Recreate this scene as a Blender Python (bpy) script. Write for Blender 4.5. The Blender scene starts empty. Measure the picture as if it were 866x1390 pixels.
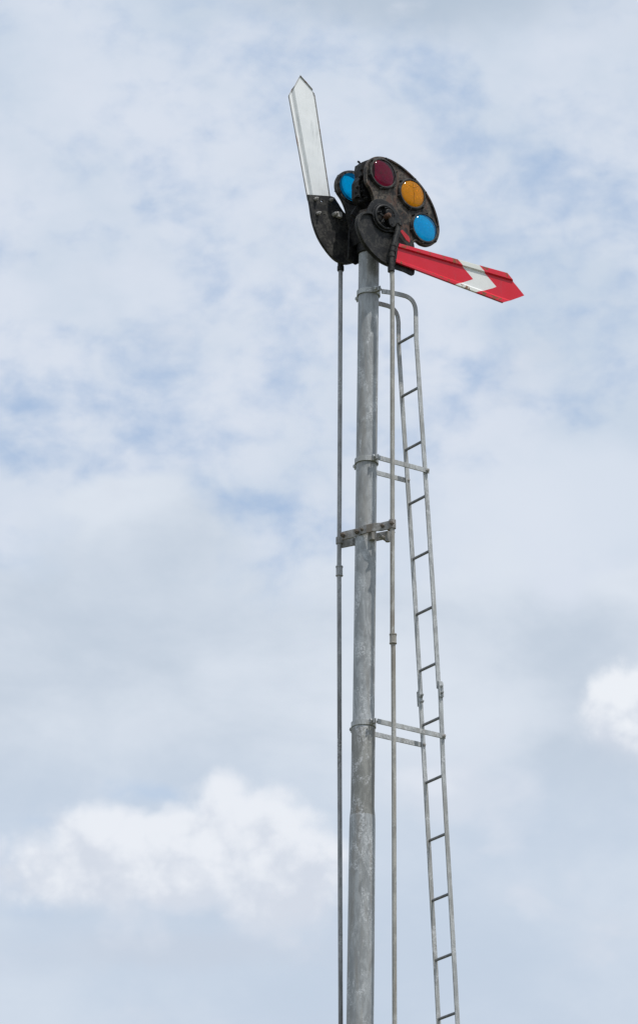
import bpy, bmesh, math, random
from mathutils import Vector, Matrix
random.seed(4)
S = bpy.context.scene
COL = S.collection
R = math.radians

# ------------------------------------------------------------------ survey
# Real distances recovered from the photograph: focal length, camera pitch and
# the bearing of the signal (35 degrees off square to the viewer).
FPX, PITCH, CX, CY = 6500.0, R(22.0), 433.0, 650.0
CAM = Vector((0, 0, 1.6))
FWD = Vector((0, math.cos(PITCH), math.sin(PITCH)))
UPV = Vector((0, -math.sin(PITCH), math.cos(PITCH)))
def ray(px, py):
    return Vector((1, 0, 0)) * ((px - CX) / FPX) + UPV * ((CY - py) / FPX) + FWD
def hit(px, py, p0, nrm):
    d = ray(px, py)
    return CAM + d * ((p0 - CAM).dot(nrm) / d.dot(nrm))
DIST = 25.35
P_MID = CAM + ray(497.2, 650) * DIST
YN = Vector((0, 1, 0))
AX_T = hit(500.8, 340, P_MID, YN)
AX_B = hit(489.7, 1300, P_MID, YN)
def axis(z):
    t = (z - AX_B.z) / (AX_T.z - AX_B.z)
    return AX_B.lerp(AX_T, t)
ANG = R(35)
U = Vector((math.cos(ANG), math.sin(ANG), 0))
N = Vector((math.sin(ANG), -math.cos(ANG), 0))
BASE = axis(0.0); BASE.z = 0
ROT = Matrix.Rotation(-ANG, 3, 'Z')
def loc(p):                       # world -> local frame of the signal (x along the arm, -y towards the viewer)
    return ROT @ (p - BASE)
AXL = lambda z: loc(axis(z))
def L(px, py, w, ref=None):       # point on the vertical plane w metres in front of the mast axis
    p0 = (ref or AX_T) + N * w
    return loc(hit(px, py, p0, N))
def c2(x, y, w):                  # crop frames used when measuring
    return L(440 + x * 180 / 866, 200 + y * 180 / 866, w)
def c1(x, y, w):
    return L(380 + x * 180 / 863, 90 + y * 180 / 863, w)
def c3(x, y, w):
    return L(500 + x * 220 / 866, 300 + y * 220 / 866, w)
def zat(py):                      # height on the mast axis
    return hit(495, py, P_MID, YN).z

# ------------------------------------------------------------------ materials
def newmat(name):
    m = bpy.data.materials.new(name); m.use_nodes = True
    nt = m.node_tree; b = nt.nodes['Principled BSDF']
    return m, nt, b
def nd(nt, t, **k):
    n = nt.nodes.new(t)
    for a, v in k.items():
        if a in n.inputs.keys() if hasattr(n.inputs, 'keys') else False: n.inputs[a].default_value = v
        else: setattr(n, a, v)
    return n
def coords(nt, scale=(1, 1, 1)):
    tc = nt.nodes.new('ShaderNodeTexCoord'); mp = nt.nodes.new('ShaderNodeMapping')
    mp.inputs['Scale'].default_value = scale
    nt.links.new(tc.outputs['Object'], mp.inputs[0]); return mp.outputs[0]
def noise(nt, vec, scale, detail=5, rough=.6, dist=0):
    n = nt.nodes.new('ShaderNodeTexNoise'); n.inputs['Scale'].default_value = scale
    n.inputs['Detail'].default_value = detail; n.inputs['Roughness'].default_value = rough
    n.inputs['Distortion'].default_value = dist
    nt.links.new(vec, n.inputs['Vector']); return n.outputs[0]
def ramp(nt, fac, stops, interp='LINEAR'):
    r = nt.nodes.new('ShaderNodeValToRGB'); r.color_ramp.interpolation = interp
    e = r.color_ramp.elements
    while len(e) < len(stops): e.new(.5)
    for i, (p, c) in enumerate(stops):
        e[i].position = p
        e[i].color = c if len(c) == 4 else (*c, 1)
    nt.links.new(fac, r.inputs[0]); return r.outputs[0]
def step(nt, fac, a, b):
    r = nt.nodes.new('ShaderNodeMapRange'); r.interpolation_type = 'SMOOTHSTEP'
    r.inputs[1].default_value = a; r.inputs[2].default_value = b
    nt.links.new(fac, r.inputs[0]); return r.outputs[0]
def mix(nt, fac, a, b):
    m = nt.nodes.new('ShaderNodeMix'); m.data_type = 'RGBA'
    for s, v in ((m.inputs[0], fac), (m.inputs[6], a), (m.inputs[7], b)):
        if isinstance(v, (tuple, list)): s.default_value = (*v, 1)
        elif isinstance(v, (int, float)): s.default_value = v
        else: nt.links.new(v, s)
    return m.outputs[2]
def math_(nt, op, a, b=0.0, clamp=False):
    m = nt.nodes.new('ShaderNodeMath'); m.operation = op; m.use_clamp = clamp
    for s, v in ((m.inputs[0], a), (m.inputs[1], b)):
        if isinstance(v, (int, float)): s.default_value = v
        else: nt.links.new(v, s)
    return m.outputs[0]
def bump(nt, b, h, strength=.3, dist=.003):
    n = nt.nodes.new('ShaderNodeBump'); n.inputs['Strength'].default_value = strength
    n.inputs['Distance'].default_value = dist
    nt.links.new(h, n.inputs['Height']); nt.links.new(n.outputs[0], b.inputs['Normal'])

def galvanised(name, base=(.30, .32, .325), light=(.50, .52, .53), brown=(.235, .215, .18), metal=.35, rough=.52,
               stain=.5, blotch=1.0, zs=.35):
    m, nt, b = newmat(name)
    v = coords(nt); vs = coords(nt, (1, 1, zs)); vz = coords(nt, (1, 1, .09))
    n1 = noise(nt, vs, 26, 6, .65, .6); n2 = noise(nt, v, 95, 5, .7); n3 = noise(nt, vz, 16, 4, .6, .4)
    n5 = noise(nt, vs, 11, 5, .7, .8)
    c = mix(nt, step(nt, n1, .42, .58), tuple(x * .85 for x in base), tuple(x * 1.2 for x in base))
    c = mix(nt, math_(nt, 'MULTIPLY', step(nt, n3, .47, .62), stain), c, brown)
    bl = math_(nt, 'MULTIPLY', step(nt, n5, .51, .60), step(nt, n2, .44, .56))
    c = mix(nt, math_(nt, 'MULTIPLY', bl, blotch * .85), c, light)
    n4 = noise(nt, v, 260, 3, .7)
    c = mix(nt, math_(nt, 'MULTIPLY', step(nt, n4, .46, .60), .40), c, tuple(x * .58 for x in base))
    dk = math_(nt, 'MULTIPLY', step(nt, noise(nt, vs, 19, 5, .7, .5), .57, .66), .45)
    c = mix(nt, dk, c, tuple(x * .5 for x in base))
    nt.links.new(c, b.inputs['Base Color'])
    b.inputs['Metallic'].default_value = metal
    nt.links.new(math_(nt, 'ADD', math_(nt, 'MULTIPLY', n1, .25), rough - .12), b.inputs['Roughness'])
    bump(nt, b, math_(nt, 'ADD', n2, n1), .25, .0025)
    return m
M = {}
M['mast'] = galvanised('galvanised_mast', base=(.335, .352, .365), brown=(.28, .255, .22), light=(.62, .64, .66), metal=.15)
M['mastlow'] = galvanised('galvanised_mast_weathered', base=(.235, .237, .225), brown=(.21, .185, .15), stain=.75, light=(.58, .59, .61), metal=.15)
M['steel'] = galvanised('galvanised_flats', base=(.42, .435, .44), light=(.62, .63, .64), brown=(.30, .285, .25), stain=.5, zs=.5, metal=.2)
M['under'] = galvanised('weathered_rungs', base=(.20, .205, .215), light=(.3, .3, .3), brown=(.17, .155, .14), stain=.5, metal=.2)
M['rodn'] = galvanised('weathered_rod_tan', base=(.36, .35, .32), light=(.50, .50, .48), brown=(.23, .195, .155), stain=.8, metal=.15)
M['rodf'] = galvanised('weathered_rod_dark', base=(.34, .345, .355), light=(.56, .57, .58), brown=(.13, .12, .11), stain=.7, metal=.15)
M['guide'] = galvanised('rod_guide_steel', base=(.25, .245, .235), light=(.42, .41, .40), brown=(.20, .155, .115), stain=.8, zs=1, metal=.15)

def blackpaint(name, base=(.010, .0105, .012), dust=(.085, .08, .070), rust=None, dustamt=.6, rough=.5, spec=.3):
    m, nt, b = newmat(name)
    v = coords(nt)
    n1 = noise(nt, v, 17, 6, .7, .5); n2 = noise(nt, v, 70, 5, .7); n3 = noise(nt, coords(nt, (1, 1, .4)), 30, 5, .65, 1.)
    c = mix(nt, math_(nt, 'MULTIPLY', math_(nt, 'MULTIPLY', step(nt, n1, .42, .60), step(nt, n2, .36, .60)), dustamt), base, dust)
    b.inputs['Specular IOR Level'].default_value = spec
    if rust:
        c = mix(nt, math_(nt, 'MULTIPLY', step(nt, n3, .50, .60), .8), c, rust)
        c = mix(nt, math_(nt, 'MULTIPLY', step(nt, noise(nt, v, 120, 4, .6), .62, .68), .7), c, (.16, .05, .03))
    nt.links.new(c, b.inputs['Base Color'])
    nt.links.new(math_(nt, 'ADD', math_(nt, 'MULTIPLY', n2, .35), rough - .15), b.inputs['Roughness'])
    bump(nt, b, math_(nt, 'ADD', n2, n1), .35, .002)
    return m
M['cast'] = blackpaint('black_painted_casting')
M['castfar'] = blackpaint('black_painted_casting_dusty', base=(.016, .0165, .018), dust=(.10, .095, .085), dustamt=.7)
M['plate'] = blackpaint('spectacle_plate_paint', base=(.016, .015, .014), dust=(.15, .125, .10), rust=(.10, .058, .042), dustamt=.85)
M['rim'] = blackpaint('lens_rim_paint', base=(.014, .0145, .016), dust=(.12, .11, .095), dustamt=.7)
M['black'] = blackpaint('grimy_black_ironwork', base=(.006, .006, .007), dust=(.045, .042, .038), dustamt=.7, spec=.25)

def paint(name, col, faded, rustamt, rough=.38, dirt=(.3, .28, .25), dirtamt=.25, streak=.3):
    m, nt, b = newmat(name)
    v = coords(nt)
    n1 = noise(nt, v, 9, 5, .6, .3); n2 = noise(nt, v, 60, 5, .7, .6); n3 = noise(nt, coords(nt, (1, 1, .12)), 34, 4, .6)
    c = mix(nt, math_(nt, 'MULTIPLY', step(nt, n1, .35, .7), .6), col, faded)
    c = mix(nt, math_(nt, 'MULTIPLY', step(nt, n3, .55, .7), dirtamt), c, dirt)
    if rustamt > 0:
        nr = noise(nt, v, 14, 6, .72, .8)
        c = mix(nt, math_(nt, 'MULTIPLY', step(nt, nr, 1.0 - rustamt, 1.03 - rustamt), .9), c,
                mix(nt, n2, (.10, .035, .012), (.30, .12, .03)))
    nt.links.new(c, b.inputs['Base Color'])
    nt.links.new(math_(nt, 'ADD', math_(nt, 'MULTIPLY', n2, .25), rough - .1), b.inputs['Roughness'])
    bump(nt, b, n2, .12, .002)
    return m
M['red'] = paint('red_enamel', (.60, .003, .018), (.64, .008, .035), 0, dirt=(.42, .04, .055), dirtamt=.4)
M['rededge'] = paint('red_enamel_chipped', (.64, .006, .028), (.68, .03, .06), .46, dirt=(.42, .05, .06))
M['white'] = paint('white_enamel', (.76, .77, .76), (.68, .69, .68), 0, dirt=(.5, .5, .48), dirtamt=.4)
M['whiteedge'] = paint('white_enamel_chipped', (.74, .75, .72), (.66, .66, .60), .42, dirt=(.5, .47, .36))
M['whiteback'] = paint('white_enamel_back', (.84, .86, .87), (.72, .745, .755), 0, dirt=(.50, .53, .535), dirtamt=.6)
M['whitebackedge'] = paint('white_enamel_back_edge', (.86, .87, .88), (.78, .80, .81), .40, dirt=(.5, .5, .5))
M['wornedge'] = paint('worn_bare_edge', (.30, .29, .275), (.46, .45, .43), .44)
def rusty(name, a, b_):
    m, nt, b = newmat(name)
    n = noise(nt, coords(nt), 80, 5, .7)
    nt.links.new(mix(nt, n, a, b_), b.inputs['Base Color']); b.inputs['Roughness'].default_value = .8
    bump(nt, b, n, .4, .002)
    return m
M['rust'] = rusty('rusted_bolt', (.04, .025, .018), (.15, .07, .04))
M['gbolt'] = rusty('weathered_bolt', (.07, .06, .05), (.22, .18, .15))
M['bolt'] = rusty('dull_bolt', (.16, .155, .15), (.60, .58, .56))
M['dbolt'] = rusty('dark_bolt', (.02, .02, .02), (.11, .10, .09))
M['pointer'] = paint('red_pointer_paint', (.42, .008, .015), (.5, .02, .03), 0)

def glass(name, col, diff, share, trans=None, grime=.07):
    m, nt, b = newmat(name)
    out = nt.nodes['Material Output']
    v = coords(nt)
    n = noise(nt, v, 22, 4, .6, .5)
    b.inputs['Transmission Weight'].default_value = 1.0
    b.inputs['Roughness'].default_value = .06
    b.inputs['IOR'].default_value = 1.12
    nt.links.new(mix(nt, n, col, tuple(x * .8 for x in col)), b.inputs['Base Color'])
    tr = nt.nodes.new('ShaderNodeBsdfTranslucent'); tr.inputs[0].default_value = (*(trans or diff), 1)
    df = nt.nodes.new('ShaderNodeBsdfDiffuse')
    nt.links.new(mix(nt, n, diff, tuple(x * .8 for x in diff)), df.inputs[0])
    ms = nt.nodes.new('ShaderNodeMixShader'); ms.inputs[0].default_value = .5
    nt.links.new(tr.outputs[0], ms.inputs[1]); nt.links.new(df.outputs[0], ms.inputs[2])
    m2 = nt.nodes.new('ShaderNodeMixShader')
    m2.inputs[0].default_value = share
    nt.links.new(b.outputs[0], m2.inputs[1]); nt.links.new(ms.outputs[0], m2.inputs[2])
    gl = nt.nodes.new('ShaderNodeBsdfGlossy'); gl.inputs['Roughness'].default_value = .08
    fr = nt.nodes.new('ShaderNodeFresnel'); fr.inputs[0].default_value = 1.33
    m3 = nt.nodes.new('ShaderNodeMixShader')
    nt.links.new(fr.outputs[0], m3.inputs[0]); nt.links.new(m2.outputs[0], m3.inputs[1]); nt.links.new(gl.outputs[0], m3.inputs[2])
    # grime settled on the glass, thicker in blotches
    dirt = nt.nodes.new('ShaderNodeBsdfDiffuse'); dirt.inputs[0].default_value = (.06, .05, .045, 1)
    m4 = nt.nodes.new('ShaderNodeMixShader')
    nt.links.new(math_(nt, 'ADD', math_(nt, 'MULTIPLY', step(nt, noise(nt, v, 30, 6, .65, .6), .48, .66), grime), .015), m4.inputs[0])
    nt.links.new(m3.outputs[0], m4.inputs[1]); nt.links.new(dirt.outputs[0], m4.inputs[2])
    nt.links.new(m4.outputs[0], out.inputs[0])
    return m
M['gblue'] = glass('blue_lens_glass', (.0, .60, 1.0), (.0, .42, .95), .35)
M['gred'] = glass('red_lens_glass', (.22, .003, .030), (.13, .002, .016), .10, grime=.28)
M['gamber'] = glass('amber_lens_glass', (1.0, .46, .01), (1.0, .42, .008), .65)
m, nt, b = newmat('concrete'); n = noise(nt, coords(nt), 12, 6); nt.links.new(mix(nt, n, (.25, .24, .22), (.42, .41, .38)), b.inputs['Base Color']); b.inputs['Roughness'].default_value = .9
M['concrete'] = m
m, nt, b = newmat('grassy_ground'); v = coords(nt)
n = noise(nt, v, .35, 8, .7); n_ = noise(nt, v, 6, 6, .7)
c = mix(nt, step(nt, n, .4, .6), (.07, .085, .035), (.16, .145, .09)); c = mix(nt, n_, c, (.10, .10, .06))
nt.links.new(c, b.inputs['Base Color']); b.inputs['Roughness'].default_value = .95
M['ground'] = m
m, nt, b = newmat('lens_crack'); b.inputs['Base Color'].default_value = (.10, .04, .01, 1); b.inputs['Roughness'].default_value = .8
M['crack'] = m

# ------------------------------------------------------------------ mesh helpers
def obj(name, bm, mats, parent=None, bevel=0, smooth=False, segs=2):
    bmesh.ops.recalc_face_normals(bm, faces=bm.faces)
    me = bpy.data.meshes.new(name); bm.to_mesh(me); bm.free()
    for mm in (mats if isinstance(mats, (list, tuple)) else [mats]): me.materials.append(M[mm])
    o = bpy.data.objects.new(name, me); COL.objects.link(o)
    if parent: o.parent = parent
    if smooth:
        me.polygons.foreach_set('use_smooth', [True] * len(me.polygons))
        me.set_sharp_from_angle(angle=R(40))
    if bevel:
        md = o.modifiers.new('edges', 'BEVEL'); md.width = bevel; md.segments = segs; md.limit_method = 'ANGLE'; md.angle_limit = R(40)
        md.harden_normals = False
    return o
def frame(p, q):
    d = (q - p).normalized()
    a = Vector((0, 0, 1)) if abs(d.z) < .9 else Vector((1, 0, 0))
    s = d.cross(a).normalized(); return s, s.cross(d).normalized()
def rod(bm, p, q, r, r2=None, n=20, cap=True):
    r2 = r if r2 is None else r2
    s, t = frame(p, q)
    A, B = [], []
    for i in range(n):
        k = 2 * math.pi * i / n; o = s * math.cos(k) + t * math.sin(k)
        A.append(bm.verts.new(p + o * r)); B.append(bm.verts.new(q + o * r2))
    for i in range(n):
        j = (i + 1) % n; bm.faces.new((A[i], A[j], B[j], B[i]))
    if cap: bm.faces.new(A); bm.faces.new(B[::-1])
def sweep(bm, pts, prof, closed=False, side=None):
    """sweep a profile (a,b) along pts; side = fixed vector b, a = in-path normal"""
    rings = []
    n = len(pts)
    for i, p in enumerate(pts):
        if closed: d = (pts[(i + 1) % n] - pts[i - 1]).normalized()
        else: d = (pts[min(i + 1, n - 1)] - pts[max(i - 1, 0)]).normalized()
        s = side.copy() if side else frame(p, p + d)[0]
        s = (s - d * s.dot(d)).normalized(); a = s.cross(d).normalized()
        rings.append([bm.verts.new(p + a * x + s * y) for x, y in prof])
    k = len(prof)
    for i in range(n if closed else n - 1):
        A, B = rings[i], rings[(i + 1) % n]
        for j in range(k):
            bm.faces.new((A[j], A[(j + 1) % k], B[(j + 1) % k], B[j]))
    if not closed: bm.faces.new(rings[0]); bm.faces.new(rings[-1][::-1])
def circ(r, n=14): return [(r * math.cos(2 * math.pi * i / n), r * math.sin(2 * math.pi * i / n)) for i in range(n)]
def rect(a, b): return [(-a / 2, -b / 2), (a / 2, -b / 2), (a / 2, b / 2), (-a / 2, b / 2)]
def box(bm, c, ax, ay, az, X=Vector((1, 0, 0)), Y=Vector((0, 1, 0)), Z=Vector((0, 0, 1))):
    vs = [bm.verts.new(c + X * (ax * i / 2) + Y * (ay * j / 2) + Z * (az * k / 2)) for i in (-1, 1) for j in (-1, 1) for k in (-1, 1)]
    for f in ((0, 1, 3, 2), (4, 6, 7, 5), (0, 4, 5, 1), (2, 3, 7, 6), (0, 2, 6, 4), (1, 5, 7, 3)): bm.faces.new([vs[i] for i in f])
def catmull(P, k=5):
    out = []; n = len(P)
    for i in range(n):
        a, b_, c, d = P[i - 1], P[i], P[(i + 1) % n], P[(i + 2) % n]
        for j in range(k):
            t = j / k
            out.append(.5 * ((2 * b_) + (c - a) * t + (2 * a - 5 * b_ + 4 * c - d) * t * t + (3 * b_ - a - 3 * c + d) * t ** 3))
    return out
def catopen(P, k=6):
    Q = [P[0] * 2 - P[1]] + list(P) + [P[-1] * 2 - P[-2]]; out = []
    for i in range(1, len(Q) - 2):
        a, b_, c, d = Q[i - 1:i + 3]
        for j in range(k):
            t = j / k
            out.append(.5 * ((2 * b_) + (c - a) * t + (2 * a - 5 * b_ + 4 * c - d) * t * t + (3 * b_ - a - 3 * c + d) * t ** 3))
    return out + [P[-1]]
def prism(bm, outer, holes, y0, y1, mat=0):
    """flat plate in the local x/z plane between y0 and y1, with through holes"""
    def layer(y):
        loops = []
        for lp in [outer] + holes:
            vs = [bm.verts.new((p.x, y, p.z)) for p in lp]
            es = [bm.edges.new((vs[i], vs[(i + 1) % len(vs)])) for i in range(len(vs))]
            loops.append((vs, es))
        es = [e for _, q in loops for e in q]
        bmesh.ops.triangle_fill(bm, use_beauty=True, use_dissolve=False, edges=es)
        return loops
    A, B = layer(y0), layer(y1)
    for (va, _), (vb, _) in zip(A, B):
        n = len(va)
        for i in range(n): bm.faces.new((va[i], va[(i + 1) % n], vb[(i + 1) % n], vb[i]))
def circle3(c, r, n=36): return [Vector((c.x + r * math.cos(2 * math.pi * i / n), c.y, c.z + r * math.sin(2 * math.pi * i / n))) for i in range(n)]
def inset(P, d):
    """shrink an outline towards its inside by d"""
    n = len(P); area = sum(P[i].x * P[(i + 1) % n].z - P[(i + 1) % n].x * P[i].z for i in range(n))
    s = 1 if area > 0 else -1; out = []
    for i in range(n):
        t = (P[(i + 1) % n] - P[i - 1]); t = Vector((t.x, 0, t.z)).normalized()
        out.append(P[i] + Vector((-t.z, 0, t.x)) * (d * s))
    return out
def hexnut(bm, p, r, h, d=Vector((0, -1, 0)), shank=.5, sl=.012):
    rod(bm, p, p + d * h, r, n=6); rod(bm, p + d * h, p + d * (h + sl), r * shank, n=10)
def tag(o, label, cat, group=None):
    o['label'] = label; o['category'] = cat
    if group: o['group'] = group

# ------------------------------------------------------------------ the setting
bm = bmesh.new()
bmesh.ops.create_grid(bm, x_segments=8, y_segments=8, size=3000)
g = obj('ground', bm, 'ground'); g['kind'] = 'structure'

# ------------------------------------------------------------------ things
sig = bpy.data.objects.new('semaphore_signal', None); COL.objects.link(sig)
sig.location = BASE; sig.rotation_euler = (0, 0, ANG); sig.empty_display_size = .3
tag(sig, 'semaphore signal on a grey pipe mast, one red arm lowered, one white arm raised', 'railway signal')
lad = bpy.data.objects.new('ladder', None); COL.objects.link(lad)
lad.rotation_euler = (0, 0, ANG); lad.empty_display_size = .3
tag(lad, 'narrow galvanised steel ladder with hooked top bolted beside the pipe mast', 'ladder')

# ---- mast
def lathe(bm, prof, n=56, mats=None):
    rings = []
    for i, (z, r) in enumerate(prof):
        c = AXL(z)
        rings.append([bm.verts.new(c + Vector((math.cos(2 * math.pi * k / n) * r, math.sin(2 * math.pi * k / n) * r, 0))) for k in range(n)])
    for i in range(len(rings) - 1):
        for k in range(n):
            f = bm.faces.new((rings[i][k], rings[i][(k + 1) % n], rings[i + 1][(k + 1) % n], rings[i + 1][k]))
            if mats: f.material_index = mats[i]
    bm.faces.new(rings[0]); bm.faces.new(rings[-1][::-1])
z = zat
prof = [(z(318), .0555), (z(600), .0557), (z(960), .0568), (z(984), .0570), (z(987), .0585), (z(991), .0615), (z(1096), .0612), (z(1100), .0622),
        (z(1109), .0658), (z(1113), .0667), (z(1130), .0674), (z(1300), .0692), (2.2, .071), (.25, .072), (0.02, .072)]
bm = bmesh.new(); lathe(bm, prof, mats=[0, 0, 0, 0, 0, 1, 1, 1, 0, 0, 0, 0, 0, 0])
mast = obj('mast', bm, ['mast', 'mastlow'], sig, smooth=True)
bm = bmesh.new(); c = AXL(0); box(bm, Vector((c.x, c.y, .06)), .5, .5, .3)
obj('mast_base', bm, 'concrete', sig, bevel=.02)

# ---- bearing head on top of the mast
WN, WF = .155, -.115               # pivot stations in front of / behind the mast axis
PN = L(523.5, 292, WN); PF = L(484, 313, WF)
bm = bmesh.new()
yN, yF = PN.y, PF.y
rod(bm, Vector((PN.x, yN - .035, PN.z)), Vector((PF.x, yF + .05, PF.z)), .024, n=24)
rod(bm, Vector((PN.x, yN + .03, PN.z)), Vector((PF.x, yF - .01, PF.z)), .046, n=28)
ct = AXL(z(322))
cap = [Vector((ct.x + dx, 0, zz)) for dx, zz in ((-.066, z(334)), (.066, z(334)), (.075, z(322)), (.07, PN.z), (.045, PN.z + .055), (0, PN.z + .075), (-.045, PN.z + .05), (-.078, PN.z - .01), (-.078, z(322)))]
prism(bm, cap, [], ct.y - .06, ct.y + .07)
for s in (-1, 1):
    fl = [Vector((ct.x + dx, 0, zz)) for dx, zz in ((-.095, z(352)), (-.04, z(356)), (.03, z(345)), (.05, PN.z + .03), (0, PN.z + .07), (-.06, PN.z + .04), (-.09, PN.z - .04))]
    if s > 0: prism(bm, fl, [], ct.y + .062, ct.y + .076)
rod(bm, Vector((ct.x, ct.y, z(346))), Vector((ct.x, ct.y, z(334))), .066, n=32)
obj('bearing_head', bm, 'black', sig, bevel=.004, smooth=True)

# bracket ironwork beside the lenses (lamp bracket, flanges, hook)
bm = bmesh.new()
W = .03
ol = [c2(*p, W) for p in ((221, 112), (250, 100), (285, 88), (310, 110), (315, 330), (330, 380), (250, 400), (215, 352), (200, 330), (200, 232), (222, 190), (216, 150))]
prism(bm, ol, [], ol[0].y - .035, ol[0].y + .03)
hk = [c2(*p, W) for p in ((226, 115), (232, 104), (228, 96), (219, 93))]
sweep(bm, hk, circ(.006, 8))
W = .065
for (x0, y0, x1, y1) in ((232, 118, 262, 200), (228, 212, 300, 232), (240, 240, 268, 330), (285, 120, 300, 250), (205, 250, 225, 330), (270, 255, 300, 345)):
    a, b_ = c2(x0, y0, W), c2(x1, y1, W)
    box(bm, Vector(((a.x + b_.x) / 2, a.y, (a.z + b_.z) / 2)), abs(b_.x - a.x), .03, abs(a.z - b_.z))
for p in ((238, 150), (236, 190), (250, 225), (245, 290), (262, 335), (280, 235), (212, 262), (214, 318), (290, 180)):
    hexnut(bm, c2(*p, W + .014), .009, .009)
for p, q in (((205, 300), (300, 275)), ((225, 355), (330, 330)), ((250, 130), (300, 140))):
    rod(bm, c2(*p, .07), c2(*q, .07), .009, n=10)
obj('lamp_bracket', bm, 'black', sig, bevel=.002)
# curved strut sweeping from the bracket down to the far signal
bm = bmesh.new()
for off in (0, .028):
    cp = catopen([c2(*p, .02 - off) for p in ((330, 345), (270, 365), (225, 395), (200, 425), (188, 450))])
    sweep(bm, cp, rect(.03, .014), side=Vector((0, 1, 0)))
obj('bracket_strut', bm, 'black', sig, bevel=.002)

# ---- spectacle plates
def lens_dome(c, r, bulge, face=-1, n=40, rings=9):
    bm = bmesh.new()
    prev = None
    for k in range(rings + 1):
        t = k / rings; rr = r * math.cos(t * math.pi / 2); yy = face * bulge * math.sin(t * math.pi / 2)
        if k == rings:
            v = bm.verts.new((c.x, c.y + face * bulge, c.z))
            for i in range(n): bm.faces.new((prev[i], prev[(i + 1) % n], v))
            break
        cur = [bm.verts.new((c.x + rr * math.cos(2 * math.pi * i / n), c.y + yy, c.z + rr * math.sin(2 * math.pi * i / n))) for i in range(n)]
        if prev:
            for i in range(n): bm.faces.new((prev[i], prev[(i + 1) % n], cur[(i + 1) % n], cur[i]))
        else: first = cur
        prev = cur
    bk = [bm.verts.new((v.co.x, v.co.y - face * .006, v.co.z)) for v in first]
    for i in range(n): bm.faces.new((first[(i + 1) % n], first[i], bk[i], bk[(i + 1) % n]))
    bm.faces.new(bk)
    return bm
RL = .0790
def spectacle(outline, lens, y, f, mats=('plate', 'rim'), inner=0):
    """f = -1 faces the viewer, +1 faces away; y = plate mid-plane"""
    bm = bmesh.new()
    prism(bm, outline, [circle3(c, RL + (.0045 if inner else 0)) for c, _ in lens], y - .007, y + .007)
    # raised stiffening rib round the edge
    inn = inset(outline, .011)
    prism(bm, inset(outline, .0008), [inn], y + f * .0072, y + f * .016)
    pl = obj('spectacle_plate', bm, mats[0], sig, bevel=.0025)
    for c, gm in lens:
        c = Vector((c.x, y, c.z))
        bm = bmesh.new()
        ring = []
        prism(bm, circle3(c, RL + .0125, 48), [circle3(c, RL + .0005, 48)], min(y + f * .0075, y + f * .017), max(y + f * .0075, y + f * .017))
        prism(bm, circle3(c, RL + .008, 48), [circle3(c, RL - .002, 48)], min(y + f * .0175, y + f * .0235), max(y + f * .0175, y + f * .0235))
        for k in range(6):
            a = k * math.pi / 3 + .35
            hexnut(bm, Vector((c.x + (RL + .0155) * math.cos(a), y + f * .008, c.z + (RL + .0155) * math.sin(a))), .0065, .012, Vector((0, f, 0)), sl=.008)
        obj('lens_rim', bm, mats[1], pl, bevel=.0015)
        o = obj('lens', lens_dome(Vector((c.x, y + f * (.0155 - inner * .87), c.z)), RL - .0006 + (.004 if inner else 0), .018, f), gm, pl, smooth=True)
    return pl
WS = .115
red_c, amb_c, blu_c = (c2(372, 177, WS), c2(562, 312, WS), c2(643, 535, WS))
near_px = ((738, 500), (742, 560), (730, 610), (702, 640), (664, 651), (622, 640), (590, 618), (560, 640), (480, 640), (420, 600), (370, 540), (335, 470), (318, 400), (312, 330), (290, 275), (266, 235),
           (260, 180), (265, 125), (285, 86), (320, 67), (370, 67), (432, 88), (502, 133), (572, 195), (632, 262), (682, 340), (717, 420))
near_out = [c2(*p, WS) for p in near_px]
ys = near_out[0].y
pl_n = spectacle(catmull(near_out, 4), ((red_c, 'gred'), (amb_c, 'gamber'), (blu_c, 'gblue')), ys, -1)
rst = bmesh.new()
# hairline crack across the amber lens
pts = [(Vector((amb_c.x + dx, 0, amb_c.z + dz))) for dx, dz in ((-.006, .062), (.000, .035), (-.003, .012), (.002, -.01), (.0005, -.035), (.003, -.066))]
def ondome(p, c):
    q = min(.999, math.hypot(p.x - c.x, p.z - c.z) / (RL - .001))
    return Vector((p.x, ys - .0155 - .018 * math.sqrt(1 - q * q) - .0006, p.z))
P = []
for i in range(len(pts) - 1):
    for k in range(6): P.append(ondome(pts[i].lerp(pts[i + 1], k / 6), amb_c))
sweep(rst, P, circ(.0008, 6))
for e in ((-.03, .04), (.03, .05)):
    P = [ondome(Vector((amb_c.x, 0, amb_c.z + .03)).lerp(Vector((amb_c.x + e[0], 0, amb_c.z + e[1])), k / 6), amb_c) for k in range(7)]
    sweep(rst, P, circ(.0006, 6))
obj('crack', rst, 'crack', pl_n)

# far spectacle: same casting, facing away, swung up with its arm
def turn(p):
    dx, dz = p.x - PN.x, p.z - PN.z
    r, a = math.hypot(dx, dz), math.atan2(dz, dx)
    a2 = R(102) - a
    return Vector((PF.x - .007 + r * math.cos(a2), 0, PF.z - .045 + r * math.sin(a2)))
yfs = AXL(PF.z).y + .085
far_px = near_px[:6] + ((575, 598), (520, 565), (450, 540), (385, 510), (335, 450), (315, 390)) + near_px[13:]
far_out = [turn(p) for p in catmull([c2(*p, WS) for p in far_px], 4)]
pl_f = spectacle(far_out, ((turn(red_c), 'gred'), (turn(amb_c), 'gamber'), (turn(blu_c), 'gblue')), yfs, 1, ('castfar', 'rim'), inner=.030)
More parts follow.
